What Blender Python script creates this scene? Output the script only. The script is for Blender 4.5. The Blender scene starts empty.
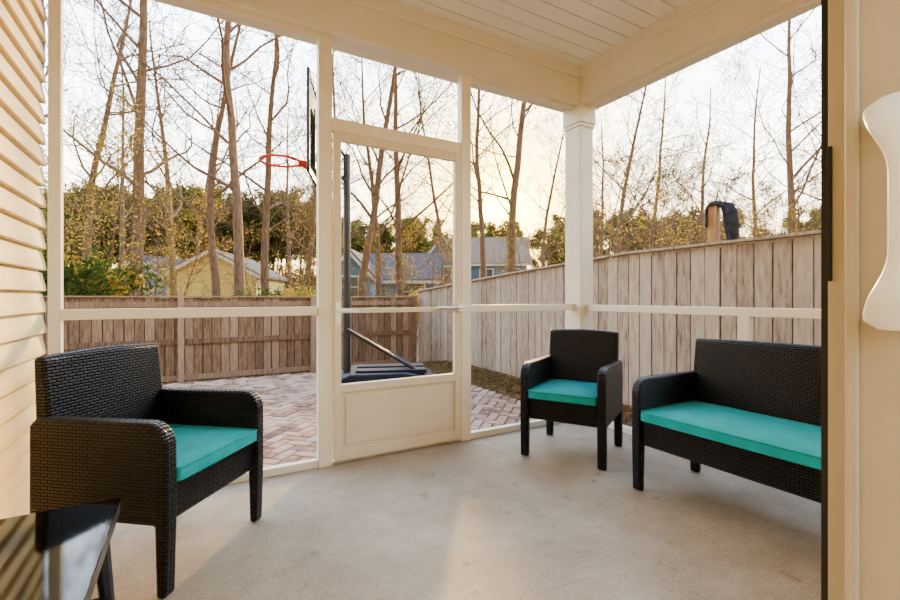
import bpy, bmesh, math, random
from mathutils import Vector, Matrix, noise
random.seed(7)
TH=math.radians(29.8)
H=1.03
F=Vector((math.sin(TH),math.cos(TH),0)); R=Vector((math.cos(TH),-math.sin(TH),0))
def P(px,D,z=0.0):
    v=F*D+R*((px-450)/450.0*D); return Vector((v.x,v.y,z))
col=bpy.context.scene.collection
# ---------------------------------------------------------------- materials
def mat(name,base=(.5,.5,.5),rough=.6,metal=0.0,spec=.5):
    m=bpy.data.materials.new(name); m.use_nodes=True
    nt=m.node_tree; b=nt.nodes['Principled BSDF']
    b.inputs['Base Color'].default_value=(*base,1); b.inputs['Roughness'].default_value=rough
    b.inputs['Metallic'].default_value=metal
    b.inputs['Specular IOR Level'].default_value=spec
    return m,nt,b
def N(nt,t,**kw):
    n=nt.nodes.new(t)
    for k,v in kw.items(): setattr(n,k,v)
    return n
def ramp(nt,stops):
    r=N(nt,'ShaderNodeValToRGB'); e=r.color_ramp.elements
    while len(e)<len(stops): e.new(.5)
    for i,(p,c) in enumerate(stops):
        e[i].position=p; e[i].color=(*c,1)
    return r
def noisy(name,stops,scale=5,stretch=(1,1,1),rough=.7,bump=0.0,detail=6,bscale=None,island=0.0,spec=.4,coord='Object'):
    m,nt,b=mat(name,rough=rough,spec=spec); L=nt.links.new
    tc=N(nt,'ShaderNodeTexCoord'); mp=N(nt,'ShaderNodeMapping'); mp.inputs['Scale'].default_value=stretch
    L(tc.outputs[coord],mp.inputs[0])
    no=N(nt,'ShaderNodeTexNoise'); no.inputs['Scale'].default_value=scale; no.inputs['Detail'].default_value=detail
    no.inputs['Roughness'].default_value=.65
    L(mp.outputs[0],no.inputs['Vector'])
    r=ramp(nt,stops)
    out=no.outputs['Fac']
    if island>0:
        g=N(nt,'ShaderNodeNewGeometry')
        ma=N(nt,'ShaderNodeMath',operation='MULTIPLY_ADD'); ma.inputs[1].default_value=island; ma.inputs[2].default_value=-island/2
        L(g.outputs['Random Per Island'],ma.inputs[0])
        ad=N(nt,'ShaderNodeMath',operation='ADD'); L(no.outputs['Fac'],ad.inputs[0]); L(ma.outputs[0],ad.inputs[1]); out=ad.outputs[0]
        vm=N(nt,'ShaderNodeVectorMath',operation='ADD'); L(mp.outputs[0],vm.inputs[0])
        mu=N(nt,'ShaderNodeMath',operation='MULTIPLY'); mu.inputs[1].default_value=37.0
        L(g.outputs['Random Per Island'],mu.inputs[0]); L(mu.outputs[0],vm.inputs[1]); L(vm.outputs[0],no.inputs['Vector'])
    L(out,r.inputs[0]); L(r.outputs[0],b.inputs['Base Color'])
    if bump>0:
        bp=N(nt,'ShaderNodeBump'); bp.inputs['Strength'].default_value=bump; bp.inputs['Distance'].default_value=.01
        n2=no
        if bscale:
            n2=N(nt,'ShaderNodeTexNoise'); n2.inputs['Scale'].default_value=bscale; n2.inputs['Detail'].default_value=4
            L(mp.outputs[0],n2.inputs['Vector'])
        L(n2.outputs['Fac'],bp.inputs['Height']); L(bp.outputs[0],b.inputs['Normal'])
    return m
M={}
M['paint']=noisy('cream_paint',[(.3,(.67,.62,.50)),(.7,(.74,.69,.57))],scale=3,rough=.45)
M['door_al']=noisy('almond_aluminium',[(.3,(.58,.52,.39)),(.7,(.64,.58,.45))],scale=3,rough=.35)
M['ceil']=noisy('ceiling_vinyl',[(.3,(.69,.67,.60)),(.7,(.75,.74,.68))],scale=2,rough=.5)
M['siding']=noisy('vinyl_siding',[(.3,(.65,.51,.25)),(.7,(.71,.58,.32))],scale=1.5,stretch=(1,1,6),rough=.55,bump=.05,bscale=60)
M['white']=noisy('white_plastic',[(.3,(.80,.80,.77)),(.7,(.84,.84,.81))],scale=3,rough=.25)
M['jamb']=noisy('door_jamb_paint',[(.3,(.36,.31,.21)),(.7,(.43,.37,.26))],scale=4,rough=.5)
M['rubber']=mat('dark_rubber',(.02,.016,.013),.7,spec=.2)[0]
M['metal']=mat('steel',(.6,.58,.52),.35,1.0)[0]
M['black_pl']=noisy('black_plastic',[(.3,(.008,.009,.012)),(.7,(.018,.02,.026))],scale=6,rough=.4,bump=.05)
M['base_pl']=noisy('navy_plastic',[(.3,(.003,.006,.016)),(.7,(.006,.012,.028))],scale=6,rough=.5,spec=.15)
M['rim']=mat('red_orange_rim',(.70,.045,.01),.5,spec=.2)[0]
M['cloth']=noisy('dark_cloth',[(.3,(.014,.014,.019)),(.7,(.05,.052,.066))],scale=14,rough=.95,bump=.3,spec=.1)
M['postwood']=noisy('cedar_post',[(.3,(.26,.13,.05)),(.7,(.50,.30,.14))],scale=8,stretch=(4,4,1),rough=.8)
def concrete():
    m,nt,b=mat('concrete_slab',rough=.62,spec=.3); L=nt.links.new
    tc=N(nt,'ShaderNodeTexCoord')
    n1=N(nt,'ShaderNodeTexNoise'); n1.inputs['Scale'].default_value=1.8; n1.inputs['Detail'].default_value=12; n1.inputs['Roughness'].default_value=.68
    L(tc.outputs['Object'],n1.inputs['Vector'])
    r1=ramp(nt,[(.28,(.20,.15,.10)),(.44,(.295,.24,.17)),(.56,(.345,.29,.215)),(.74,(.43,.375,.295))]); L(n1.outputs['Fac'],r1.inputs[0])
    mp=N(nt,'ShaderNodeMapping'); mp.inputs['Rotation'].default_value=(0,0,1.0); mp.inputs['Scale'].default_value=(7,130,1); L(tc.outputs['Object'],mp.inputs[0])
    n2=N(nt,'ShaderNodeTexNoise'); n2.inputs['Scale'].default_value=1.0; n2.inputs['Detail'].default_value=5; L(mp.outputs[0],n2.inputs['Vector'])
    n3=N(nt,'ShaderNodeTexNoise'); n3.inputs['Scale'].default_value=120; n3.inputs['Detail'].default_value=5; L(tc.outputs['Object'],n3.inputs['Vector'])
    r3=ramp(nt,[(.34,(.42,.36,.29)),(.46,(1,1,1))]); L(n3.outputs['Fac'],r3.inputs[0])
    r2=ramp(nt,[(.35,(.84,.82,.79)),(.6,(1,1,1))]); L(n2.outputs['Fac'],r2.inputs[0])
    m1=N(nt,'ShaderNodeMixRGB',blend_type='MULTIPLY'); m1.inputs[0].default_value=.8; L(r1.outputs[0],m1.inputs[1]); L(r2.outputs[0],m1.inputs[2])
    m2=N(nt,'ShaderNodeMixRGB',blend_type='MULTIPLY'); m2.inputs[0].default_value=.6; L(m1.outputs[0],m2.inputs[1]); L(r3.outputs[0],m2.inputs[2])
    n4=N(nt,'ShaderNodeTexNoise'); n4.inputs['Scale'].default_value=8; n4.inputs['Detail'].default_value=5; L(tc.outputs['Object'],n4.inputs['Vector'])
    r4=ramp(nt,[(.28,(.5,.38,.25)),(.36,(1,1,1))]); L(n4.outputs['Fac'],r4.inputs[0])
    m3=N(nt,'ShaderNodeMixRGB',blend_type='MULTIPLY'); m3.inputs[0].default_value=.6; L(m2.outputs[0],m3.inputs[1]); L(r4.outputs[0],m3.inputs[2])
    L(m3.outputs[0],b.inputs['Base Color'])
    ad=N(nt,'ShaderNodeMath',operation='ADD'); L(n2.outputs['Fac'],ad.inputs[0]); L(n3.outputs['Fac'],ad.inputs[1])
    bp=N(nt,'ShaderNodeBump'); bp.inputs['Strength'].default_value=.35; bp.inputs['Distance'].default_value=.003
    L(ad.outputs[0],bp.inputs['Height']); L(bp.outputs[0],b.inputs['Normal'])
    return m
M['concrete']=concrete()
def wicker():
    m,nt,b=mat('black_wicker',rough=.36,spec=.45); L=nt.links.new
    tc=N(nt,'ShaderNodeTexCoord')
    br=N(nt,'ShaderNodeTexBrick'); br.offset=.5
    br.inputs['Scale'].default_value=1.0
    br.inputs['Brick Width'].default_value=.030; br.inputs['Row Height'].default_value=.0115
    br.inputs['Mortar Size'].default_value=.0034; br.inputs['Mortar Smooth'].default_value=1.0
    br.inputs['Color1'].default_value=(.009,.007,.007,1); br.inputs['Color2'].default_value=(.004,.003,.003,1); br.inputs['Mortar'].default_value=(.0004,.0004,.0004,1)
    L(tc.outputs['UV'],br.inputs['Vector'])
    L(br.outputs['Color'],b.inputs['Base Color'])
    bp=N(nt,'ShaderNodeBump'); bp.inputs['Strength'].default_value=1.0; bp.inputs['Distance'].default_value=.009; bp.invert=True
    L(br.outputs['Fac'],bp.inputs['Height']); L(bp.outputs[0],b.inputs['Normal'])
    sp=N(nt,'ShaderNodeMath',operation='MULTIPLY_ADD'); sp.inputs[1].default_value=-.38; sp.inputs[2].default_value=.38
    L(br.outputs['Fac'],sp.inputs[0]); L(sp.outputs[0],b.inputs['Specular IOR Level'])
    return m
M['wicker']=wicker()
M['teal']=noisy('teal_fabric',[(.3,(.0,.215,.22)),(.7,(.008,.285,.29))],scale=8,rough=.9,bump=.15,bscale=350,spec=.2)
M['fence_far']=noisy('fence_wood_brown',[(.25,(.11,.058,.032)),(.5,(.27,.155,.09)),(.75,(.42,.28,.175))],scale=5,stretch=(9,9,1),rough=.85,bump=.3,island=.35)
M['fence_right']=noisy('fence_wood_weathered',[(.22,(.09,.055,.035)),(.36,(.27,.195,.135)),(.52,(.40,.315,.24)),(.80,(.52,.43,.345))],scale=4.0,stretch=(8,8,1.3),rough=.85,bump=.4,island=.22,detail=12)
M['fence_gap_shade']=mat('fence_painted_shade',(.05,.032,.02),.9)[0]  # dark colour of added backing strips, stands in for shade in picket gaps
M['paver']=noisy('brick_paver',[(.2,(.13,.075,.055)),(.42,(.33,.19,.13)),(.60,(.44,.285,.205)),(.85,(.43,.34,.28))],scale=9,rough=.85,bump=.3,island=.5,spec=.15)
M['sand']=noisy('joint_sand',[(.3,(.045,.035,.025)),(.7,(.10,.08,.06))],scale=20,rough=.95)
M['ground']=noisy('leafy_lawn',[(.3,(.05,.04,.018)),(.45,(.13,.085,.04)),(.55,(.24,.14,.065)),(.7,(.13,.11,.04))],scale=6,rough=.95,bump=.8,detail=10,bscale=40)
M['bark']=noisy('bark_grey',[(.3,(.10,.06,.035)),(.7,(.30,.20,.125))],scale=4,stretch=(4,4,.8),rough=.9,bump=.4,spec=.1)
M['bark_p']=noisy('bark_pine',[(.3,(.15,.075,.04)),(.7,(.32,.17,.095))],scale=4,stretch=(4,4,1),rough=.9,spec=.1)
def leafm(name,a,bc):
    m,nt,b=mat(name,rough=.7,spec=.1); L=nt.links.new
    g=N(nt,'ShaderNodeNewGeometry'); r=ramp(nt,[(0,a),(1,bc)]); L(g.outputs['Random Per Island'],r.inputs[0])
    L(r.outputs[0],b.inputs['Base Color'])
    tr=N(nt,'ShaderNodeBsdfTranslucent'); L(r.outputs[0],tr.inputs[0])
    mx=N(nt,'ShaderNodeMixShader'); mx.inputs[0].default_value=.55
    L(b.outputs[0],mx.inputs[1]); L(tr.outputs[0],mx.inputs[2]); L(mx.outputs[0],nt.nodes['Material Output'].inputs[0])
    return m
M['lf_green']=leafm('leaves_green',(.025,.06,.010),(.09,.13,.02))
M['lf_pine']=leafm('needles_pine',(.045,.065,.010),(.19,.19,.035))
M['lf_rust']=leafm('leaves_rust',(.40,.21,.035),(.62,.42,.08))
M['lf_olive']=leafm('leaves_olive',(.24,.20,.025),(.66,.46,.07))
M['fallen']=leafm('fallen_leaves',(.13,.06,.022),(.36,.20,.085))
M['grass']=leafm('grass_blades',(.06,.10,.02),(.17,.18,.05))
M['h_yellow']=noisy('yellow_house_siding',[(.3,(.74,.54,.13)),(.7,(.80,.60,.17))],scale=1,rough=.7)
M['h_blue']=noisy('blue_house_siding',[(.3,(.12,.22,.32)),(.7,(.16,.27,.38))],scale=1,rough=.7)
M['roof']=noisy('roof_shingle',[(.3,(.08,.08,.09)),(.7,(.15,.15,.165))],scale=12,rough=.95,spec=.05)
M['roof_tan']=noisy('roof_shingle_tan',[(.3,(.20,.155,.115)),(.7,(.31,.245,.18))],scale=12,rough=.95,spec=.05)
M['trimw']=mat('house_trim_white',(.78,.78,.76),.5)[0]
M['hglass']=mat('house_window_glass',(.05,.07,.09),.1)[0]
def glassm(name,tint,rough):
    m,nt,b=mat(name,tint,rough); L=nt.links.new
    tr=N(nt,'ShaderNodeBsdfTransparent'); tr.inputs[0].default_value=(*tint,1)
    gl=N(nt,'ShaderNodeBsdfGlossy'); gl.inputs['Roughness'].default_value=rough; gl.inputs['Color'].default_value=(.75,.78,.78,1)
    fr=N(nt,'ShaderNodeFresnel'); fr.inputs[0].default_value=1.5
    mx=N(nt,'ShaderNodeMixShader'); L(fr.outputs[0],mx.inputs[0]); L(tr.outputs[0],mx.inputs[1]); L(gl.outputs[0],mx.inputs[2])
    L(mx.outputs[0],nt.nodes['Material Output'].inputs[0]); return m
M['glass']=glassm('smoked_glass',(.16,.18,.175),.06)
M['acrylic']=glassm('acrylic_board',(.75,.8,.85),.05)
def screenm():
    m,nt,b=mat('insect_screen',(.12,.12,.12),.8); L=nt.links.new
    tr=N(nt,'ShaderNodeBsdfTransparent'); mx=N(nt,'ShaderNodeMixShader'); mx.inputs[0].default_value=.03
    L(tr.outputs[0],mx.inputs[1]); L(b.outputs[0],mx.inputs[2]); L(mx.outputs[0],nt.nodes['Material Output'].inputs[0]); return m
M['screen']=screenm()
# ---------------------------------------------------------------- mesh builder
class MB:
    def __init__(s): s.v=[]; s.f=[]; s.m=[]; s.mats=[]
    def mi(s,k):
        if k not in s.mats: s.mats.append(k)
        return s.mats.index(k)
    def add(s,vs,fs,k,mt=None):
        o=len(s.v)
        for v in vs:
            v=Vector(v); s.v.append(mt@v if mt else v)
        i=s.mi(k)
        for f in fs: s.f.append([a+o for a in f]); s.m.append(i)
    def box(s,x0,x1,y0,y1,z0,z1,k,mt=None):
        s.add([(x0,y0,z0),(x1,y0,z0),(x1,y1,z0),(x0,y1,z0),(x0,y0,z1),(x1,y0,z1),(x1,y1,z1),(x0,y1,z1)],
          [(0,3,2,1),(4,5,6,7),(0,1,5,4),(1,2,6,5),(2,3,7,6),(3,0,4,7)],k,mt)
    def prism(s,prof,axis,a,b,k,mt=None):
        n=len(prof); vs=[]
        for t in (a,b):
            for (u,w) in prof:
                vs.append({'x':(t,u,w),'y':(u,t,w),'z':(u,w,t)}[axis])
        fs=[list(range(n))[::-1],list(range(n,2*n))]
        for i in range(n): j=(i+1)%n; fs.append((i,j,n+j,n+i))
        s.add(vs,fs,k,mt)
    def tube(s,pts,rad,k,seg=10,closed=False,mt=None):
        pts=[Vector(p) for p in pts]; n=len(pts); vs=[]; fs=[]
        rs=rad if isinstance(rad,(list,tuple)) else [rad]*n
        up=Vector((0,0,1))
        for i,p in enumerate(pts):
            if closed: t=pts[(i+1)%n]-pts[i-1]
            else: t=pts[min(i+1,n-1)]-pts[max(i-1,0)]
            t.normalize()
            a=t.cross(up)
            if a.length<.05: a=t.cross(Vector((1,0,0)))
            a.normalize(); b=a.cross(t)
            for j in range(seg):
                an=2*math.pi*j/seg; vs.append(p+(a*math.cos(an)+b*math.sin(an))*rs[i])
        m=n if closed else n-1
        for i in range(m):
            for j in range(seg):
                i2=(i+1)%n; j2=(j+1)%seg
                fs.append((i*seg+j,i*seg+j2,i2*seg+j2,i2*seg+j))
        if not closed:
            fs.append(list(range(seg))[::-1]); fs.append([(n-1)*seg+j for j in range(seg)])
        s.add(vs,fs,k,mt)
    def obj(s,name,parent=None,bevel=0,seg=2,smooth=False,uv=False,loc=None,rz=0):
        me=bpy.data.meshes.new(name); me.from_pydata([tuple(v) for v in s.v],[],s.f)
        for k in s.mats: me.materials.append(M[k])
        me.polygons.foreach_set('material_index',s.m)
        bm=bmesh.new(); bm.from_mesh(me); bmesh.ops.recalc_face_normals(bm,faces=bm.faces); bm.to_mesh(me); bm.free()
        if uv:
            ul=me.uv_layers.new(name='UVMap')
            for p in me.polygons:
                n=p.normal; ax=max(range(3),key=lambda i:abs(n[i]))
                for li in p.loop_indices:
                    c=me.vertices[me.loops[li].vertex_index].co
                    ul.data[li].uv=((c.y,c.z) if ax==0 else (c.x,c.z) if ax==1 else (c.x,c.y))
        if smooth: me.polygons.foreach_set('use_smooth',[True]*len(me.polygons))
        o=bpy.data.objects.new(name,me); col.objects.link(o)
        if bevel>0:
            md=o.modifiers.new('bevel','BEVEL'); md.width=bevel; md.segments=seg; md.limit_method='ANGLE'; md.angle_limit=math.radians(40)
            md.harden_normals=False
        if parent: o.parent=parent
        if loc is not None: o.location=loc
        o.rotation_euler[2]=rz
        return o
def empty(name,loc=(0,0,0),rz=0):
    e=bpy.data.objects.new(name,None); e.empty_display_size=.1; col.objects.link(e); e.location=loc; e.rotation_euler[2]=rz; return e

XL,XR,YF=-.585,2.84,2.75
ZB,ZC=2.63,2.93
# ---------------------------------------------------------------- shell
b=MB(); b.box(XL-.1,XR+.12,-.6,YF+.14,-.15,0,'concrete'); b.obj('floor')
b=MB()
y=-.6
while y<YF+.1:
    y1=min(y+.128,YF+.1)
    b.box(XL-.05,XR+.1,y,y1-.008,ZC,ZC+.02,'ceil'); y+=.128
b.box(XL-.1,XR+.14,-.6,YF+.14,ZC+.016,ZC+.05,'ceil')
b.obj('ceiling')
b=MB(); z=0.0; e=.096
prof2=[]
while z<ZC:
    z1=min(z+e,ZC)
    prof2+= [(XL-.004,z),(XL,z+.004),(XL-.003,z+.03),(XL-.015,z1-.012),(XL-.028,z1-.007),(XL-.030,z1)]
    z+=e
prof=[(XL-.1,0)]+prof2+[(XL-.1,ZC)]
b.prism(prof,'y',-.6,YF-.02,'siding'); b.obj('wall_left')
b=MB(); b.box(.86,XR+.1,.10,.25,0,ZC,'siding'); b.box(XL,.86,.10,.25,2.12,ZC,'siding'); b.obj('wall_house')
b=MB(); b.box(XL-.1,XR+.16,YF-.04,YF+.16,ZB,ZC,'paint'); b.box(XL,XR-.05,YF-.065,YF-.04,ZC-.09,ZC,'paint'); b.obj('beam_front',bevel=.004)
b=MB(); b.box(XR-.04,XR+.16,.25,YF-.04,ZB,ZC,'paint'); b.box(XR-.065,XR-.04,.25,YF-.065,ZC-.09,ZC,'paint'); b.obj('beam_right',bevel=.004)
b=MB(); cx,cy=XR+.02,YF+.02
b.box(cx-.075,cx+.075,cy-.075,cy+.10,0,ZB,'paint')
b.box(cx-.092,cx+.09,cy-.092,cy+.112,ZB-.15,ZB-.001,'paint'); b.box(cx-.085,cx+.083,cy-.085,cy+.105,ZB-.18,ZB-.15,'paint')
b.box(cx-.090,cx+.09,cy-.090,cy+.11,0.001,.14,'paint')
b.obj('corner_column',bevel=.004)
ZR0,ZR1=.92,.972
b=MB(); w0,w1=YF,YF+.05
b.box(XL,XL+.048,w0,w1,0,ZB,'paint')
b.box(.660,.742,w0-.01,w1,0,ZB,'paint')
b.box(1.665,1.745,w0-.01,w1,0,ZB,'paint')
b.box(.742,1.665,w0-.005,w1,2.05,2.13,'paint')
for a,c in ((XL+.048,.66),(1.745,XR-.06)):
    b.box(a,c,w0+.003,w1-.003,ZR0,ZR1,'paint'); b.box(a,c,w0,w1,0.0,.045,'paint'); b.box(a,c,w0,w1,ZB-.03,ZB,'paint')
b.box(.742,1.665,w0,w1,0,.02,'metal')
b.obj('window_frame_front',bevel=.003)
b=MB(); u0,u1=XR,XR+.05
b.box(u0+.003,u1-.003,.26,YF-.06,ZR0-.005,ZR1-.005,'paint'); b.box(u0,u1,.26,YF-.06,0,.045,'paint')
b.box(u0,u1,.26,YF-.06,ZB-.03,ZB,'paint')
b.box(u0+.002,u1-.002,1.42,1.49,.045,ZR0,'paint'); b.box(u0,u1,.26,.32,0,ZB,'paint')
b.obj('window_frame_right',bevel=.003)
b=MB()
def quad(b,p,k): b.add(p,[(0,1,2,3)],k)
ys=YF+.025
for a,c,z0,z1 in ((XL+.046,.661,.045,ZB),(1.744,XR-.06,.045,ZB),(.742,1.665,2.13,ZB)):
    quad(b,[(a,ys,z0),(c,ys,z0),(c,ys,z1),(a,ys,z1)],'screen')
xs=XR+.025
quad(b,[(xs,.32,.045),(xs,YF-.06,.045),(xs,YF-.06,ZB),(xs,.32,ZB)],'screen')
b.obj('window_screen')
door=empty('door_screen',(0,0,0))
b=MB(); d0,d1=YF-.018,YF+.018; a,c=.75,1.657
b.box(a,a+.045,d0,d1,.025,2.045,'door_al'); b.box(c-.05,c,d0,d1,.025,2.045,'door_al')
b.box(a+.045,c-.05,d0,d1,1.99,2.045,'door_al'); b.box(a+.045,c-.05,d0,d1,.025,.09,'door_al')
b.box(a+.045,c-.05,d0,d1,.44,.49,'door_al')
b.box(a+.045,c-.05,d0+.014,d1-.012,.09,.44,'door_al')
b.box(a+.075,c-.075,d0+.008,d0+.015,.115,.415,'door_al')
b.obj('door_frame',door,bevel=.003)
b=MB(); b.box(a+.045,c-.05,d0+.002,d1-.004,ZR0+.01,ZR1-.012,'door_al'); b.obj('push_bar',door,bevel=.002)
b=MB(); b.box(a+.005,a+.040,d0-.012,d0-.001,.86,1.0,'white'); b.tube([(a+.022,d0-.012,.945),(a+.022,d0-.045,.945),(a+.05,d0-.05,.945),(a+.14,d0-.05,.94)],[.009,.009,.009,.007],'white')
b.obj('door_lever',door,bevel=.002)
b=MB(); b.tube([(c-.2,d0-.02,.955),(c+.02,d0-.02,.955)],.012,'metal'); b.box(c-.03,c+.03,d0-.03,d0-.001,.93,.985,'white'); b.obj('door_closer',door)
b=MB(); quad(b,[(a+.04,YF+.012,.49),(c-.045,YF+.012,.49),(c-.045,YF+.012,1.995),(a+.04,YF+.012,1.995)],'screen'); b.obj('door_mesh',door)
# near patio door
pd=empty('door_patio',(0,0,0))
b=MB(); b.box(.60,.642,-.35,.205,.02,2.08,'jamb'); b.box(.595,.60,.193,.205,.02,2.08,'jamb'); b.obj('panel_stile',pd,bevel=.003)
b=MB()
zb,ztp=.998,1.222; out=[]
def wfar(t):
    s=abs(2*t-1); s=max(0,(s-.34)/.66); return .1620+.0245*(s*s*(3-2*s))
n=28
for i in range(n+1):
    t=i/n; y_=wfar(t)
    if t<.05: y_-=.012*(1-t/.05)**2
    if t>.95: y_-=.012*((t-.95)/.05)**2
    out.append((y_,zb+(ztp-zb)*t))
vs=[];fs=[];m=16
for i in range(n+1):
    t=i/n; yf_=out[i][0]; yn=.146-.004*math.sin(math.pi*t); z=out[i][1]
    bow=.006+.026*min(1,math.sin(math.pi*t)*2.2)
    cxx=.60-bow
    dep=(.011 if .16<t<.84 else .011+.012*(1-min(1,min(t,1-t)/.16)))
    for j in range(m):
        an=2*math.pi*j/m; cc=math.copysign(abs(math.cos(an))**.7,math.cos(an)); ss=math.copysign(abs(math.sin(an))**.7,math.sin(an))
        vs.append((cxx+ss*dep,(yf_+yn)/2+cc*(yf_-yn)/2,z))
for i in range(n):
    for j in range(m): fs.append((i*m+j,i*m+(j+1)%m,(i+1)*m+(j+1)%m,(i+1)*m+j))
fs.append(list(range(m))); fs.append([n*m+j for j in range(m)])
b.add(vs,fs,'white'); b.obj('pull_handle',pd,bevel=.004,seg=3,smooth=True)
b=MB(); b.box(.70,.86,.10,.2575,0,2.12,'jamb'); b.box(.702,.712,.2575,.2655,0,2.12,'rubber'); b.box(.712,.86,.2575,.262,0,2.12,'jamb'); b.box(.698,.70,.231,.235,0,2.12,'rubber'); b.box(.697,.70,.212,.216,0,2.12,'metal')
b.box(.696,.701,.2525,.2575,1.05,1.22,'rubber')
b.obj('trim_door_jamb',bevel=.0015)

# ---------------------------------------------------------------- wicker seating
def seat(name,W,loc,rz,D=.57,ZA=.60,ZT=.815):
    e=empty(name,loc,rz)
    hw=W/2; t=.054; yf=-D/2; yb=D/2
    r=.085; prof=[(yf+.008,0),(yf,.25),(yf,ZA-r)]
    for i in range(1,8):
        an=math.pi/2*i/8; prof.append((yf+r-r*math.cos(an),ZA-r+r*math.sin(an)))
    prof+=[(yf+r,ZA),(yb-.03,ZA-.005),(yb,ZA-.03),(yb,.25),(yb-.006,0),(yb-.040,0),(yb-.048,.245),(yf+.050,.245),(yf+.042,0)]
    for s,nm in ((-1,'arm_side_a'),(1,'arm_side_b')):
        b=MB(); x0,x1=(-hw,-hw+t) if s<0 else (hw-t,hw)
        b.prism(prof,'x',x0,x1,'wicker'); b.obj(nm,e,bevel=.012,seg=3,uv=True)
    b=MB(); b.box(-hw+t,hw-t,yf+.02,yb-.05,.245,.375,'wicker'); b.obj('seat_base',e,bevel=.01,seg=2,uv=True)
    n=12; b=MB(); vs=[];fs=[]
    bw=hw-.028
    th=.045
    for i in range(n+1):
        u=-1+2*i/n; x=u*bw
        ztop=ZT-.012*u*u
        for (yy,zz) in ((yb-.075,.25),(yb-.075,.40),(yb-.03,ztop-.012),(yb-.012,ztop),(yb+th-.03,ztop-.008),(yb+.0,.40),(yb-.01,.25)):
            vs.append((x,yy,zz))
    m=7
    for i in range(n):
        for j in range(m):
            j2=(j+1)%m; fs.append((i*m+j,i*m+j2,(i+1)*m+j2,(i+1)*m+j))
    fs.append(list(range(m))); fs.append([n*m+j for j in range(m)][::-1])
    b.add(vs,fs,'wicker'); b.obj('backrest',e,bevel=.01,seg=2,uv=True)
    bm=bmesh.new(); nx=max(8,int(W*16)); ny=10
    x0,x1,y0,y1=-hw+t+.004,hw-t-.004,yf-.004,yb-.082
    me=bpy.data.meshes.new('seat_cushion')
    V={}
    for k in (0,1):
        for i in range(nx+1):
            for j in range(ny+1):
                u=i/nx*2-1; v=j/ny*2-1
                ed=min(1,(1-abs(u))*4*W)*min(1,(1-abs(v))*4) if k else 1
                z=.378 if k==0 else .428+.016*max(0,ed)**.5+.003*noise.noise(Vector((i*.4,j*.4,W*7)))
                V[k,i,j]=bm.verts.new((x0+(x1-x0)*(u+1)/2,y0+(y1-y0)*(v+1)/2,z))
    for i in range(nx):
        for j in range(ny):
            bm.faces.new((V[1,i,j],V[1,i+1,j],V[1,i+1,j+1],V[1,i,j+1])); bm.faces.new((V[0,i,j],V[0,i,j+1],V[0,i+1,j+1],V[0,i+1,j]))
    for i in range(nx):
        bm.faces.new((V[0,i,0],V[0,i+1,0],V[1,i+1,0],V[1,i,0])); bm.faces.new((V[0,i,ny],V[1,i,ny],V[1,i+1,ny],V[0,i+1,ny]))
    for j in range(ny):
        bm.faces.new((V[0,0,j],V[1,0,j],V[1,0,j+1],V[0,0,j+1])); bm.faces.new((V[0,nx,j],V[0,nx,j+1],V[1,nx,j+1],V[1,nx,j]))
    bmesh.ops.recalc_face_normals(bm,faces=bm.faces); bm.to_mesh(me); bm.free()
    me.materials.append(M['teal']); me.polygons.foreach_set('use_smooth',[True]*len(me.polygons))
    o=bpy.data.objects.new('seat_cushion',me); col.objects.link(o); o.parent=e
    md=o.modifiers.new('bevel','BEVEL'); md.width=.012; md.segments=3; md.limit_method='ANGLE'; md.angle_limit=math.radians(50)
    b=MB()
    for zz in (.386,.428):
        q=.012
        b.tube([(x0+q,y0-.001,zz),(x1-q,y0-.001,zz),(x1,y0+q,zz),(x1,y1-q,zz),(x1-q,y1,zz),(x0+q,y1,zz),(x0,y1-q,zz),(x0,y0+q,zz)],.0035,'teal',seg=6,closed=True)
    b.obj('cushion_piping',e,smooth=True)
    return e
def rz_for(fx,fy): return math.atan2(fx,-fy)
def place(p1,p2,f,D):
    m=(Vector(p1)+Vector(p2))/2; fv=Vector(f).normalized(); c=m-fv*(D/2); return (c.x,c.y,0)
seat('wicker_armchair',.585,place((.295,2.253),(-.080,1.80),(.777,-.63),.56),rz_for(.777,-.63),D=.56,ZT=.825)
seat('wicker_armchair',.54,place((1.855,2.30),(2.10,1.85),(-.871,-.49),.55),rz_for(-.871,-.49),D=.55,ZT=.80)
LW=1.14
seat('wicker_loveseat',LW,(2.045+.28,1.615-LW/2,0),rz_for(-1,0),D=.56,ZT=.80)

tb=empty('glass_coffee_table',(-.365,1.26,0))
hx,hy=.185,.345; zt=.45
b=MB(); b.box(-hx,hx,-hy,hy,zt-.008,zt,'glass'); b.obj('glass_top',tb,bevel=.002)
b=MB()
for s in (-1,1):
    b.box(s*hx-.022 if s>0 else -hx,s*hx if s>0 else -hx+.022,-hy,hy,zt-.04,zt-.009,'black_pl')
    b.box(-hx,hx,(hy-.022 if s>0 else -hy),(hy if s>0 else -hy+.022),zt-.04,zt-.009,'black_pl')
b.obj('rim_frame',tb,bevel=.002)
b=MB()
for i in range(9):
    xx=-hx+.04+i*(2*hx-.08)/8; b.box(xx-.007,xx+.007,-hy+.02,hy-.02,.17,.182,'wicker')
for i in range(15):
    yy=-hy+.04+i*(2*hy-.08)/14; b.box(-hx+.02,hx-.02,yy-.007,yy+.007,.182,.194,'wicker')
b.obj('lower_shelf',tb,uv=True)
b=MB()
for sx in (-1,1):
    for sy in (-1,1):
        b.tube([(sx*(hx-.045),sy*(hy-.045),zt-.04),(sx*(hx-.015),sy*(hy-.015),0)],[.022,.014],'black_pl',seg=8)
b.obj('legs',tb)

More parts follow.
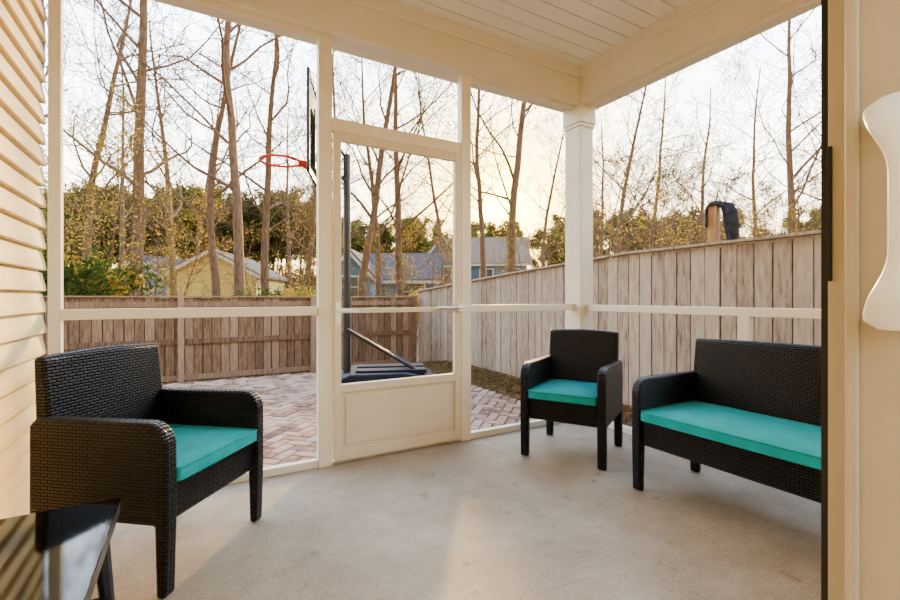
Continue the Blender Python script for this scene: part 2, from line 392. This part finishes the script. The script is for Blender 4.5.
# ---------------------------------------------------------------- exterior
def gz(x,y):
    t=min(1,max(0,(y-7.2)/1.8)); z=-.16-.36*t
    if y>9: z=-.52
    return z
bm=bmesh.new(); me=bpy.data.meshes.new('lawn_ground')
xs_=[-150,-60,-25,-12,-6]+[-4+.5*i for i in range(25)]+[10,14,25,60,150]
ys_=[-30,-5,0,2,2.9]+[3.5+.5*i for i in range(14)]+[12,16,30,60,160]
g=[[bm.verts.new((x,y,gz(x,y)+ (.02*noise.noise(Vector((x,y,0))) if y>7.3 else 0))) for y in ys_] for x in xs_]
for i in range(len(xs_)-1):
    for j in range(len(ys_)-1): bm.faces.new((g[i][j],g[i+1][j],g[i+1][j+1],g[i][j+1]))
bm.to_mesh(me); bm.free(); me.materials.append(M['ground']); o=bpy.data.objects.new('lawn_ground',me); col.objects.link(o)
b=MB(); px0,px1,py0,py1=-4.2,3.22,YF+.16,7.15
b.box(px0,px1,py0,py1,-.20,-.142,'sand')
Wb=.1; rot=math.radians(45); mt=Matrix.Rotation(rot,4,'Z')
def inside(c): return px0+.06<c.x<px1-.06 and py0+.06<c.y<py1-.06
for i in range(-60,140):
    for j in range(-90,110):
        d=(i-j)%4
        if d==0: bx=(i*Wb,(i+2)*Wb,j*Wb,(j+1)*Wb)
        elif d==3: bx=(i*Wb,(i+1)*Wb,j*Wb,(j+2)*Wb)
        else: continue
        c=mt@Vector(((bx[0]+bx[1])/2,(bx[2]+bx[3])/2,0))
        if not inside(c): continue
        q=.006; h=-.135+random.uniform(-.002,.002)
        x0,x1,y0,y1=bx[0]+q,bx[1]-q,bx[2]+q,bx[3]-q; s=.004
        b.add([(x0,y0,-.142),(x1,y0,-.142),(x1,y1,-.142),(x0,y1,-.142),(x0+s,y0+s,h),(x1-s,y0+s,h),(x1-s,y1-s,h),(x0+s,y1-s,h)],
          [(4,5,6,7),(0,1,5,4),(1,2,6,5),(2,3,7,6),(3,0,4,7)],'paver',mt)
b.obj('brick_patio')
b=MB()
def leaf(b,p,s,k):
    n=Vector((random.gauss(0,.5),random.gauss(0,.5),1)).normalized(); a=n.orthogonal().normalized(); c=n.cross(a)
    an=random.uniform(0,6.28); a,c=a*math.cos(an)+c*math.sin(an),c*math.cos(an)-a*math.sin(an)
    b.add([p-a*s,p-c*s*.55,p+a*s,p+c*s*.55],[(0,1,2,3)],k)
def lx(): 
    return random.uniform(3.22,4.1),random.uniform(1.5,8.9)
for i in range(7000):
    x,y=lx(); leaf(b,Vector((x,y,gz(x,y)+.02)),random.uniform(.02,.045),'fallen')
for i in range(1500):
    x,y=random.uniform(-4,3.2),random.uniform(7.2,8.85); leaf(b,Vector((x,y,gz(x,y)+.02)),random.uniform(.02,.045),'fallen')
for i in range(160):
    x,y=random.uniform(-1,3.2),random.uniform(3,7); leaf(b,Vector((x,y,-.122)),random.uniform(.015,.03),'fallen')
b.obj('fallen_leaves')
b=MB()
for i in range(5500):
    x,y=lx()
    if noise.noise(Vector((x*1.5,y*1.5,3)))<.0: continue
    an=random.uniform(0,6.28); h=random.uniform(.03,.08); w=.006
    dx,dy=math.cos(an)*w,math.sin(an)*w; z=gz(x,y)
    b.add([(x-dx,y-dy,z),(x+dx,y+dy,z),(x+random.gauss(0,.02),y+random.gauss(0,.02),z+h)],[(0,1,2)],'grass')
b.obj('grass_tufts')
def fence(name,pts,k,side,rails,bw=.14,gap=.005,cap=False):
    b=MB()
    for (a,c) in zip(pts[:-1],pts[1:]):
        A=Vector(a[:2]); C=Vector(c[:2]); L=(C-A).length; n=int(L/bw); d=(C-A)/L; nr=Vector((-d.y,d.x))*side
        def bar(t0,t1,o0,o1,f0,f1,za,zc,kk=k):
            vs=[]
            for zz in (0,1):
                for (t,o_) in ((t0,o0),(t1,o0),(t1,o1),(t0,o1)):
                    p=A+d*t+nr*o_; top=a[3]+(c[3]-a[3])*t/L
                    vs.append((p.x,p.y,(top+f1 if zz else top+f0) ) if za is None else (p.x,p.y,zc if zz else za))
            b.add(vs,[(0,3,2,1),(4,5,6,7),(0,1,5,4),(1,2,6,5),(2,3,7,6),(3,0,4,7)],kk)
        for i in range(n):
            t0=i*L/n+gap*random.uniform(.5,1.3); t1=(i+1)*L/n-gap*random.uniform(.5,1.3); off=random.uniform(-.006,.006)
            p0=A+d*t0; p1=A+d*t1
            zb=a[2]+(c[2]-a[2])*(i/n); z0=a[3]+(c[3]-a[3])*(t0/L); z1=a[3]+(c[3]-a[3])*(t1/L)
            jz=random.uniform(-.006,.002)
            q0=p0-nr*(.018+off); q1=p1-nr*(.018+off); p0=p0-nr*off; p1=p1-nr*off
            b.add([(p0.x,p0.y,zb),(p1.x,p1.y,zb),(q1.x,q1.y,zb),(q0.x,q0.y,zb),(p0.x,p0.y,z0+jz),(p1.x,p1.y,z1+jz),(q1.x,q1.y,z1+jz),(q0.x,q0.y,z0+jz)],
             [(0,3,2,1),(4,5,6,7),(0,1,5,4),(1,2,6,5),(2,3,7,6),(3,0,4,7)],k)
            tb_=min(L,(i+1)*L/n); bar(max(0,tb_-.035),min(L,tb_+.035),-.043,-.026,-1.62,-.02,None,None,'fence_gap_shade')
        if rails:
            for f0 in (-.16,-.80,-1.42): bar(0,L,.008,.045,f0,f0+.09,None,None)
            m=max(1,round(L/2.4))
            for i in range(m+1):
                t=min(L-.05,max(.05,i*L/m)); bar(t-.045,t+.045,.046,.13,0,0,min(a[2],c[2])-.1,a[3]+.02)
        else:
            for f0 in (-.25,-.85,-1.4): bar(0,L,-.085,-.045,f0,f0+.09,None,None)
        if cap: bar(0,L,-.05,.06,.006,.03,None,None)
    return b.obj(name)
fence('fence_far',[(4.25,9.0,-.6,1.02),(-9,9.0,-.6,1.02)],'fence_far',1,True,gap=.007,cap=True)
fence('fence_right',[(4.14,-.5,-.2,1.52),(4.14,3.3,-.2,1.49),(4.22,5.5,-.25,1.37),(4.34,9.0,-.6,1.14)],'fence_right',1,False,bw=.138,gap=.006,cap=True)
# post behind the fence with a cloth hung over its top
pj=empty('fence_post_with_jacket',(4.275,2.385,0),math.radians(8))
b=MB(); b.box(-.04,.04,.02,.10,1.0,1.90,'postwood'); b.obj('post',pj,bevel=.004)
b=MB(); nu=22; nv=14; vs=[];fs=[]
# draped sheet: path over the post top (local y), width along local x and hanging folds
prof=[(.104,1.70),(.108,1.78),(.110,1.85),(.104,1.905),(.075,1.925),(.03,1.928),(-.01,1.918),(-.035,1.885),(-.048,1.82),(-.058,1.75),(-.068,1.68),(-.078,1.62),(-.088,1.575),(-.095,1.54)]
for j,(py,pz) in enumerate(prof):
    dn=max(0,1.90-pz)/.36
    for i in range(nu):
        u=i/(nu-1)*2-1
        wx=.062+.045*dn
        fold=.022*dn*math.sin(u*9+j*.25)
        sag=-.05*abs(u)**2.2*(1-dn)*.8
        vs.append((u*wx,py+fold*(1 if py>.05 else -1)+.0,pz+sag-.02*dn*math.sin(u*5+1)))
for j in range(nv-1):
    for i in range(nu-1):
        fs.append((j*nu+i,j*nu+i+1,(j+1)*nu+i+1,(j+1)*nu+i))
b.add(vs,fs,'cloth'); jk=b.obj('jacket',pj,smooth=True)
md=jk.modifiers.new('thick','SOLIDIFY'); md.thickness=.012; md.offset=0
b=MB()
vs=[];fs=[]; n=20
for l,(z,rx,ry,oy) in enumerate([(1.90,.05,.05,-.04),(1.82,.062,.055,-.075),(1.74,.066,.058,-.085),(1.66,.07,.056,-.095),(1.59,.066,.05,-.10),(1.55,.05,.04,-.10)]):
    for i in range(n):
        an=2*math.pi*i/n; f=1+.14*math.sin(an*4+l)
        vs.append((math.cos(an)*rx*f,oy+math.sin(an)*ry*f,z))
for l in range(5):
    for i in range(n): fs.append((l*n+i,l*n+(i+1)%n,(l+1)*n+(i+1)%n,(l+1)*n+i))
fs.append(list(range(n))); fs.append([5*n+i for i in range(n)])
b.add(vs,fs,'cloth'); b.obj('jacket_sleeve',pj,smooth=True)

# basketball hoop
hp=P(347,5.65); fw=(-R*1-F*.16).normalized()
hoop=empty('basketball_hoop',(hp.x,hp.y,-.133),math.atan2(fw.y,fw.x))
b=MB()
prof=[(-1.16,.0),(.10,.0),(.13,.05),(.10,.18),(-.06,.25),(-.72,.25),(-1.08,.18),(-1.18,.07)]
b.prism(prof,'y',-.42,.42,'base_pl'); b.obj('tank_base',hoop,bevel=.045,seg=4)
b=MB(); b.box(-.98,-.12,-.28,-.06,.23,.275,'base_pl'); b.box(-.98,-.12,.06,.28,.23,.275,'base_pl')
for s in (-1,1): b.tube([(.12,s*.2,.05),(.12,s*.26,.05)],.05,'black_pl',seg=16)
b.obj('base_ribs_and_wheels',hoop,bevel=.01)
b=MB(); b.tube([(.0,0,.1),(0,0,2.95)],.045,'black_pl',seg=14); b.tube([(-.0,.0,.76),(-.88,.0,.24)],.022,'black_pl'); b.tube([(-.0,.06,.76),(-.88,.2,.24)],.022,'black_pl')
bx=.38
b.tube([(-.0,0,2.9),(bx-.02,.0,3.35)],.02,'black_pl'); b.tube([(0,.05,2.6),(bx-.02,.05,2.95)],.018,'black_pl'); b.tube([(0,-.05,2.6),(bx-.02,-.05,2.95)],.018,'black_pl')
b.obj('pole_and_struts',hoop)
b=MB()
b.box(bx,bx+.012,-.56,.56,2.62,3.66,'acrylic')
for (y0,y1,z0,z1) in ((-.6,.6,2.56,2.62),(-.6,.6,3.66,3.72),(-.6,-.55,2.56,3.72),(.55,.6,2.56,3.72)): b.box(bx-.012,bx+.02,y0,y1,z0,z1,'black_pl')
b.box(bx-.03,bx-.012,-.25,.25,2.7,3.4,'black_pl')
b.obj('backboard',hoop,bevel=.004)
b=MB(); rc=bx+.02+.17+.23
b.tube([(rc+.235*math.cos(a*math.pi/16),.235*math.sin(a*math.pi/16),2.83) for a in range(32)],.016,'rim',seg=8,closed=True)
b.box(bx+.02,bx+.035,-.08,.08,2.70,2.86,'rim')
b.tube([(bx+.02,.07,2.8),(rc-.15,.15,2.822)],.012,'rim'); b.tube([(bx+.02,-.07,2.8),(rc-.15,-.15,2.822)],.012,'rim'); b.box(bx+.02,rc-.22,-.05,.05,2.80,2.83,'rim')
b.tube([(bx+.03,0,2.70),(rc-.22,0,2.81)],.016,'rim')
for a in range(12):
    an=a*math.pi/6; b.tube([(rc+.228*math.cos(an),.228*math.sin(an),2.818),(rc+.222*math.cos(an),.222*math.sin(an),2.795)],.004,'rim',seg=5)
b.obj('rim',hoop)

# ---------------------------------------------------------------- houses
def house(name,px,D,w,d,eave,ridge,wall,roof,face_gable=True,rz=None,base=-.6,wins=()):
    c=P(px,D)
    if rz is None: rz=math.atan2(R.y,R.x)
    e=empty(name,(c.x,c.y,0),rz)
    b=MB()
    if face_gable:
        b.prism([(-w/2,base),(w/2,base),(w/2,eave),(0,ridge),(-w/2,eave)],'y',0,d,wall)
    else:
        b.box(-w/2,w/2,0,d,base,eave,wall)
        b.prism([(0,eave),(d,eave),(d/2,ridge)],'x',-w/2,w/2,wall)
    b.obj('walls',e)
    b=MB(); o=.35
    if face_gable:
        s=(ridge-eave)/(w/2)
        for sg in (-1,1):
            pr=[(0,ridge+.02),(sg*(w/2+o),eave-s*o+.02),(sg*(w/2+o),eave-s*o+.2),(0,ridge+.2)]
            b.prism(pr,'y',-o,d+o,roof)
            pr=[(0,ridge-.16),(sg*(w/2+o),eave-s*o-.14),(sg*(w/2+o),eave-s*o+.06),(0,ridge+.06)]
            b.prism(pr,'y',-o-.06,-o,'trimw')
    else:
        s=(ridge-eave)/(d/2)
        for sg in (-1,1):
            y1=d/2+sg*(d/2+o)
            b.prism([(d/2,ridge+.02),(y1,eave-s*o+.02),(y1,eave-s*o+.2),(d/2,ridge+.2)],'x',-w/2-o,w/2+o,roof)
        b.box(-w/2-o,w/2+o,-o-.06,-o,eave-s*o-.06,eave-s*o+.12,'trimw')
    b.obj('roof',e)
    if wins:
        b=MB()
        for (wx,wz,ww,wh) in wins:
            b.box(wx-ww/2-.1,wx+ww/2+.1,-.05,0,wz-wh/2-.1,wz+wh/2+.1,'trimw')
            b.box(wx-ww/2,wx+ww/2,-.07,-.05,wz-wh/2,wz+wh/2,'hglass')
            b.box(wx-.03,wx+.03,-.09,-.07,wz-wh/2,wz+wh/2,'trimw'); b.box(wx-ww/2,wx+ww/2,-.09,-.07,wz-.03,wz+.03,'trimw')
        b.obj('windows',e)
    return e
rR=math.atan2(R.y,R.x)
house('yellow_house',212,30,5.6,9,2.55,4.1,'h_yellow','roof_tan',rz=rR+.15)
house('grey_house',140,38,6,8,2.6,4.4,'h_blue','roof',rz=rR-.3)
house('blue_cottage',392,28,5.4,7,2.1,3.9,'h_blue','roof',face_gable=False,wins=((-1.6,1.35,.9,1.0),(1.2,1.35,1.6,1.0)))
house('blue_cottage',350,25.5,2.4,5,2.3,3.6,'h_blue','roof',wins=((0,1.6,.9,1.1),))
house('blue_two_storey_house',484,38,7.2,8,3.9,6.4,'h_blue','roof_tan',face_gable=False,rz=rR-.1,wins=((-2.4,2.7,1,1.3),(0.2,2.7,1,1.3),(2.5,2.7,1,1.3)))
house('blue_two_storey_house',443,36.5,3.2,1.4,4.0,5.9,'h_blue','roof_tan',wins=((0,2.8,1.3,1.3),))

# ---------------------------------------------------------------- trees
def tree_curve(name,seed,height,r0,first=.3,nb=14,spread=.9,lean=.03,levels=3,mk='bark',rmin=.008,sub=6,wob=.05,llen=.42):
    rnd=random.Random(seed)
    cu=bpy.data.curves.new(name,'CURVE'); cu.dimensions='3D'; cu.bevel_depth=1.0; cu.bevel_resolution=1; cu.use_fill_caps=False
    tips=[]
    def path(p,d,L,ra,rb,n,wander,up):
        pts=[]; p=p.copy(); d=d.normalized()
        for i in range(n+1):
            t=i/n; pts.append((p.copy(),ra+(rb-ra)*t))
            d=(d+Vector((rnd.gauss(0,wander),rnd.gauss(0,wander),rnd.gauss(0,wander)*.7+up))).normalized(); p=p+d*(L/n)
        sp=cu.splines.new('POLY'); sp.points.add(n)
        for i,(q,rr) in enumerate(pts): sp.points[i].co=(*q,1); sp.points[i].radius=rr
        return pts
    def grow(pts,lev,L):
        cnt={1:nb,2:sub,3:sub-1}[lev]
        for i in range(cnt):
            t=(first+(1-first)*(i+rnd.random())/cnt) if lev==1 else .2+.8*(i+rnd.random())/cnt
            t=min(t,.99); x=t*(len(pts)-1); k=int(x); fr=x-k
            p=pts[k][0].lerp(pts[k+1][0],fr); rr=pts[k][1]+(pts[k+1][1]-pts[k][1])*fr
            ax=(pts[k+1][0]-pts[k][0]).normalized()
            o=ax.orthogonal().normalized(); o.rotate(Matrix.Rotation(rnd.uniform(0,6.283),3,ax))
            d=(ax*rnd.uniform(.25,.85)+o*spread*rnd.uniform(.7,1.1)); d.z+= .08
            LL=L*(llen if lev==1 else .52)*rnd.uniform(.5,1.15)*(1.15-.6*t)
            q=path(p,d,LL,max(rmin,rr*rnd.uniform(.28,.55)),rmin*.75,8 if lev==1 else 6,.17 if lev==1 else .22,.05)
            if lev<levels: grow(q,lev+1,LL)
            if lev>=2: tips.extend([a[0] for a in q[2:]])
    d0=Vector((rnd.gauss(0,lean),rnd.gauss(0,lean),1))
    tr=path(Vector((0,0,-.3)),d0,height,r0,r0*.18,14,wob,.05)
    grow(tr,1,height)
    cu.materials.append(M[mk])
    return cu,tips
def leafmesh(name,pts,n,s,k,jit,rnd):
    V=[];Fc=[]
    for i in range(n):
        p=rnd.choice(pts)+Vector((rnd.gauss(0,jit),rnd.gauss(0,jit),rnd.gauss(0,jit)))
        a=Vector((rnd.gauss(0,1),rnd.gauss(0,1),rnd.gauss(0,1))).normalized(); c=a.orthogonal().normalized()
        ss=s*rnd.uniform(.6,1.4); o=len(V)
        V+= [tuple(p-a*ss),tuple(p+c*ss*.6),tuple(p+a*ss),tuple(p-c*ss*.6)]; Fc.append([o,o+1,o+2,o+3])
    me=bpy.data.meshes.new(name); me.from_pydata(V,[],Fc); me.materials.append(M[k]); return me
def put(name,data,loc,rz,s=1.0,leafdata=None,parent=None):
    o=bpy.data.objects.new(name,data); col.objects.link(o); o.location=loc; o.rotation_euler[2]=rz; o.scale=(s,s,s)
    if parent: o.parent=parent
    if leafdata:
        l=bpy.data.objects.new('foliage',leafdata); col.objects.link(l); l.parent=o
    return o
bare=[]
for sd in range(6):
    rnd=random.Random(sd+50)
    cu,tips=tree_curve('bare_tree_branches',sd+11,17+sd%3*1.5,.21,first=.24,nb=17,sub=8,spread=1.0,wob=.045,lean=.03,rmin=.009)
    lm=leafmesh('sparse_leaves',tips,250,.05,'lf_olive',.1,rnd) if sd in(1,4) else None
    bare.append((cu,lm))
small=[]
for sd in range(4):
    rnd=random.Random(sd+90)
    cu,tips=tree_curve('young_tree_branches',sd+31,6.5,.05,first=.1,nb=18,sub=8,rmin=.006,spread=.8,wob=.07)
    lm=leafmesh('sparse_leaves',tips,[2400,2100,700,900][sd],.036,['lf_olive','lf_olive','lf_olive','lf_rust'][sd],.14,rnd)
    small.append((cu,lm))
big=[(136,15,1.15,0),(218,19,.95,1),(240,15,.9,2),(268,20,1.0,3),(306,17,.6,4),(90,22,1.0,5),(175,26,1.0,1),
     (362,20,.95,4),(400,21,1.0,0),(484,24,.9,2),(511,21,1.1,3),(335,30,1.0,2),(30,20,1,3),(440,33,.9,5),
     (620,22,.75,1),(655,28,.85,5),(700,26,.8,4),(795,15,.75,0),(760,24,.7,2),(850,18,.8,3),(545,30,.8,1),(600,30,.8,0),(200,34,1,5),(120,33,1,2),(290,36,1,0),(378,23,.9,3)]
for i,(px,D,s,v) in enumerate(big):
    p=P(px,D); put('bare_tree',bare[v][0],(p.x,p.y,-.5),random.uniform(0,6.28),s,bare[v][1])
sm=[(75,13,.85,1),(100,14,1.05,0),(150,16,.8,1),(290,16,.9,1),(320,19,.7,3),(410,22,.8,0),(435,18,.75,2),(365,19,.7,2),(530,20,.8,1),(550,16,.7,2),(455,22,.8,1),
    (604,9,.7,2),(625,12,.85,2),(645,14,.9,1),(665,12,.75,2),(690,15,.9,3),(735,16,.85,2),(760,14,.7,0),(800,11,.7,2),(820,14,.9,3),(835,10,.7,2),(180,20,1,0),(255,22,.8,2),(610,16,.9,1),(680,20,1.0,3),(780,19,1.0,2)]
for px,D,s,v in sm:
    p=P(px,D); put('young_tree',small[v][0],(p.x,p.y,-.5),random.uniform(0,6.28),s,small[v][1])
pines=[]
for sd in range(3):
    rnd=random.Random(sd+200)
    cu,tips=tree_curve('pine_branches',sd+71,14,.17,first=.5,nb=16,sub=5,levels=2,mk='bark_p',rmin=.02,spread=1.1,llen=.30)
    lm=leafmesh('pine_needles',tips,5000,.17,'lf_pine',.3,rnd); pines.append((cu,lm))
rnd=random.Random(5)
wood=empty('pine_treeline')
for i in range(210):
    px=rnd.uniform(-60,350) if i<130 else (rnd.uniform(340,570) if i<165 else rnd.uniform(560,960)); D=rnd.uniform(46,72)
    if i>=130: D=rnd.uniform(52,80)
    s=rnd.uniform(.82,1.1)*(D/60)
    if 330<px<560: s*=.74
    if px>560: s*=.8
    p=P(px,D); put('pine_tree',pines[i%3][0],(p.x,p.y,-.5),rnd.uniform(0,6.28),s,pines[i%3][1],wood)
bush=[]
for i,k in enumerate(('lf_green','lf_olive','lf_rust')):
    rnd=random.Random(i+300); pts=[]
    for c in range(26):
        ctr=Vector((rnd.gauss(0,.5),rnd.gauss(0,.5),rnd.uniform(.3,1.6)))
        for q in range(12): pts.append(ctr+Vector((rnd.gauss(0,.16),rnd.gauss(0,.16),rnd.gauss(0,.16))))
    lm=leafmesh('bush_leaves',pts,5500,.045,k,.09,rnd)
    b=MB()
    for q in range(14):
        t=rnd.choice(pts); b.tube([(0,0,0),tuple(t*.5+Vector((rnd.gauss(0,.05),rnd.gauss(0,.05),0))),tuple(t)],[.02,.013,.005],'bark',seg=5)
    me=b.obj('stems_src'); md=me.data; bpy.data.objects.remove(me); bush.append((md,lm))
bl=[(64,12,1.7,0),(84,13,1.3,0),(104,14,.9,1),(125,15,1.0,1),(150,16,.8,1),(285,15,1.0,0),(300,14,.95,1),(322,15,1.0,0),(410,18,1.0,2),(430,17,.9,1),(262,20,1.1,0),(40,12,1.6,1),
    (540,17,1.0,1),(558,14,.9,1),(602,9,1.0,0),(618,11,1.0,1),(650,13,.9,2),(740,12,.9,1),(818,9,1.1,0)]
for px,D,s,v in bl:
    p=P(px,D); put('shrub',bush[v][0],(p.x,p.y,-.5),random.uniform(0,6.28),s,bush[v][1])
rnd=random.Random(9)
und=empty('woodland_undergrowth')
for i in range(90):
    px=rnd.uniform(-60,960); D=rnd.uniform(50,68); p=P(px,D)
    put('bush',bush[i%3][0],(p.x,p.y,-.5),rnd.uniform(0,6.28),rnd.uniform(2.0,3.4),bush[rnd.choice((0,1,1,1,2))][1],und)

# ---------------------------------------------------------------- world & light
sd=(F+R*((500-450)/450)).normalized(); sunv=Vector((sd.x,sd.y,math.tan(math.radians(10.5)))).normalized()
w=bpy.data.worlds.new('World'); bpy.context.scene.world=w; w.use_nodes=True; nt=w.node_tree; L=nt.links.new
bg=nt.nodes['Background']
tc=N(nt,'ShaderNodeTexCoord'); sp=N(nt,'ShaderNodeSeparateXYZ'); L(tc.outputs['Generated'],sp.inputs[0])
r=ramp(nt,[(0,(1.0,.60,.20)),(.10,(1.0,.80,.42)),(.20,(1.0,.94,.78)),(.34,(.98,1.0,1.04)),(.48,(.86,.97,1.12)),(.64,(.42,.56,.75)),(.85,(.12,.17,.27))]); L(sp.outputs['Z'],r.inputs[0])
dt=N(nt,'ShaderNodeVectorMath',operation='DOT_PRODUCT'); L(tc.outputs['Generated'],dt.inputs[0]); dt.inputs[1].default_value=sunv
mx0=N(nt,'ShaderNodeMath',operation='MAXIMUM'); L(dt.outputs['Value'],mx0.inputs[0]); mx0.inputs[1].default_value=0
prev=r.outputs[0]
for ex,c,bt,fc in ((16,(1.1,.82,.32),'MIX',.8),(60,(1.25,.78,.10),'MIX',.95),(400,(3.0,2.3,.35),'ADD',1)):
    pw=N(nt,'ShaderNodeMath',operation='POWER'); L(mx0.outputs[0],pw.inputs[0]); pw.inputs[1].default_value=ex
    ml=N(nt,'ShaderNodeMath',operation='MULTIPLY'); L(pw.outputs[0],ml.inputs[0]); ml.inputs[1].default_value=fc
    g1=N(nt,'ShaderNodeMixRGB',blend_type=bt); g1.inputs[2].default_value=(*c,1); L(ml.outputs[0],g1.inputs[0]); L(prev,g1.inputs[1]); prev=g1.outputs[0]
mp=N(nt,'ShaderNodeMapping'); mp.inputs['Scale'].default_value=(1.5,1.5,6); L(tc.outputs['Generated'],mp.inputs[0])
cn=N(nt,'ShaderNodeTexNoise'); cn.inputs['Scale'].default_value=2; cn.inputs['Detail'].default_value=5; L(mp.outputs[0],cn.inputs['Vector'])
cr=ramp(nt,[(.35,(.88,.92,.97)),(.6,(1.05,1.03,1.0))]); L(cn.outputs['Fac'],cr.inputs[0])
g3=N(nt,'ShaderNodeMixRGB',blend_type='MULTIPLY'); g3.inputs[0].default_value=1; L(prev,g3.inputs[1]); L(cr.outputs[0],g3.inputs[2])
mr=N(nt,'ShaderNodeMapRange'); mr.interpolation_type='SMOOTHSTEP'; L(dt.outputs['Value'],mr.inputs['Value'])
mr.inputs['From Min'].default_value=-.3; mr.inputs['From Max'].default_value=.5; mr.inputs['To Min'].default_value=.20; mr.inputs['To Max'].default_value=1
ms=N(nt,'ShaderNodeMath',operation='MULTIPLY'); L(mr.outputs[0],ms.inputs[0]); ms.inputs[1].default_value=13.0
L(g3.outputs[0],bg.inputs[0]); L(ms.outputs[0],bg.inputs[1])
sl=bpy.data.lights.new('sun_light','SUN'); sl.energy=16.0; sl.color=(1,.58,.20); sl.angle=math.radians(3)
so=bpy.data.objects.new('sun_light',sl); col.objects.link(so)
sun2=Vector((sd.x,sd.y,math.tan(math.radians(14)))).normalized(); so.rotation_euler=(-sun2).to_track_quat('-Z','Y').to_euler()
al=bpy.data.lights.new('fill_light','AREA'); al.energy=27; al.size=1.4; al.color=(1,.92,.80)  # unseen fill lamp added behind the camera to brighten the porch
ao=bpy.data.objects.new('fill_light',al); col.objects.link(ao); ao.location=(.1,-1.3,1.9)
ao.rotation_euler=(Vector((.8,2.4,.9))-Vector(ao.location)).to_track_quat('-Z','Y').to_euler()
# ---------------------------------------------------------------- camera
cd=bpy.data.cameras.new('camera'); cd.lens=18; cd.sensor_width=36; cd.clip_start=.02; cd.clip_end=500; cd.shift_y=-3/900
co=bpy.data.objects.new('camera',cd); col.objects.link(co); co.location=(0,0,H); co.rotation_euler=(math.pi/2,0,-TH)
bpy.context.scene.camera=co
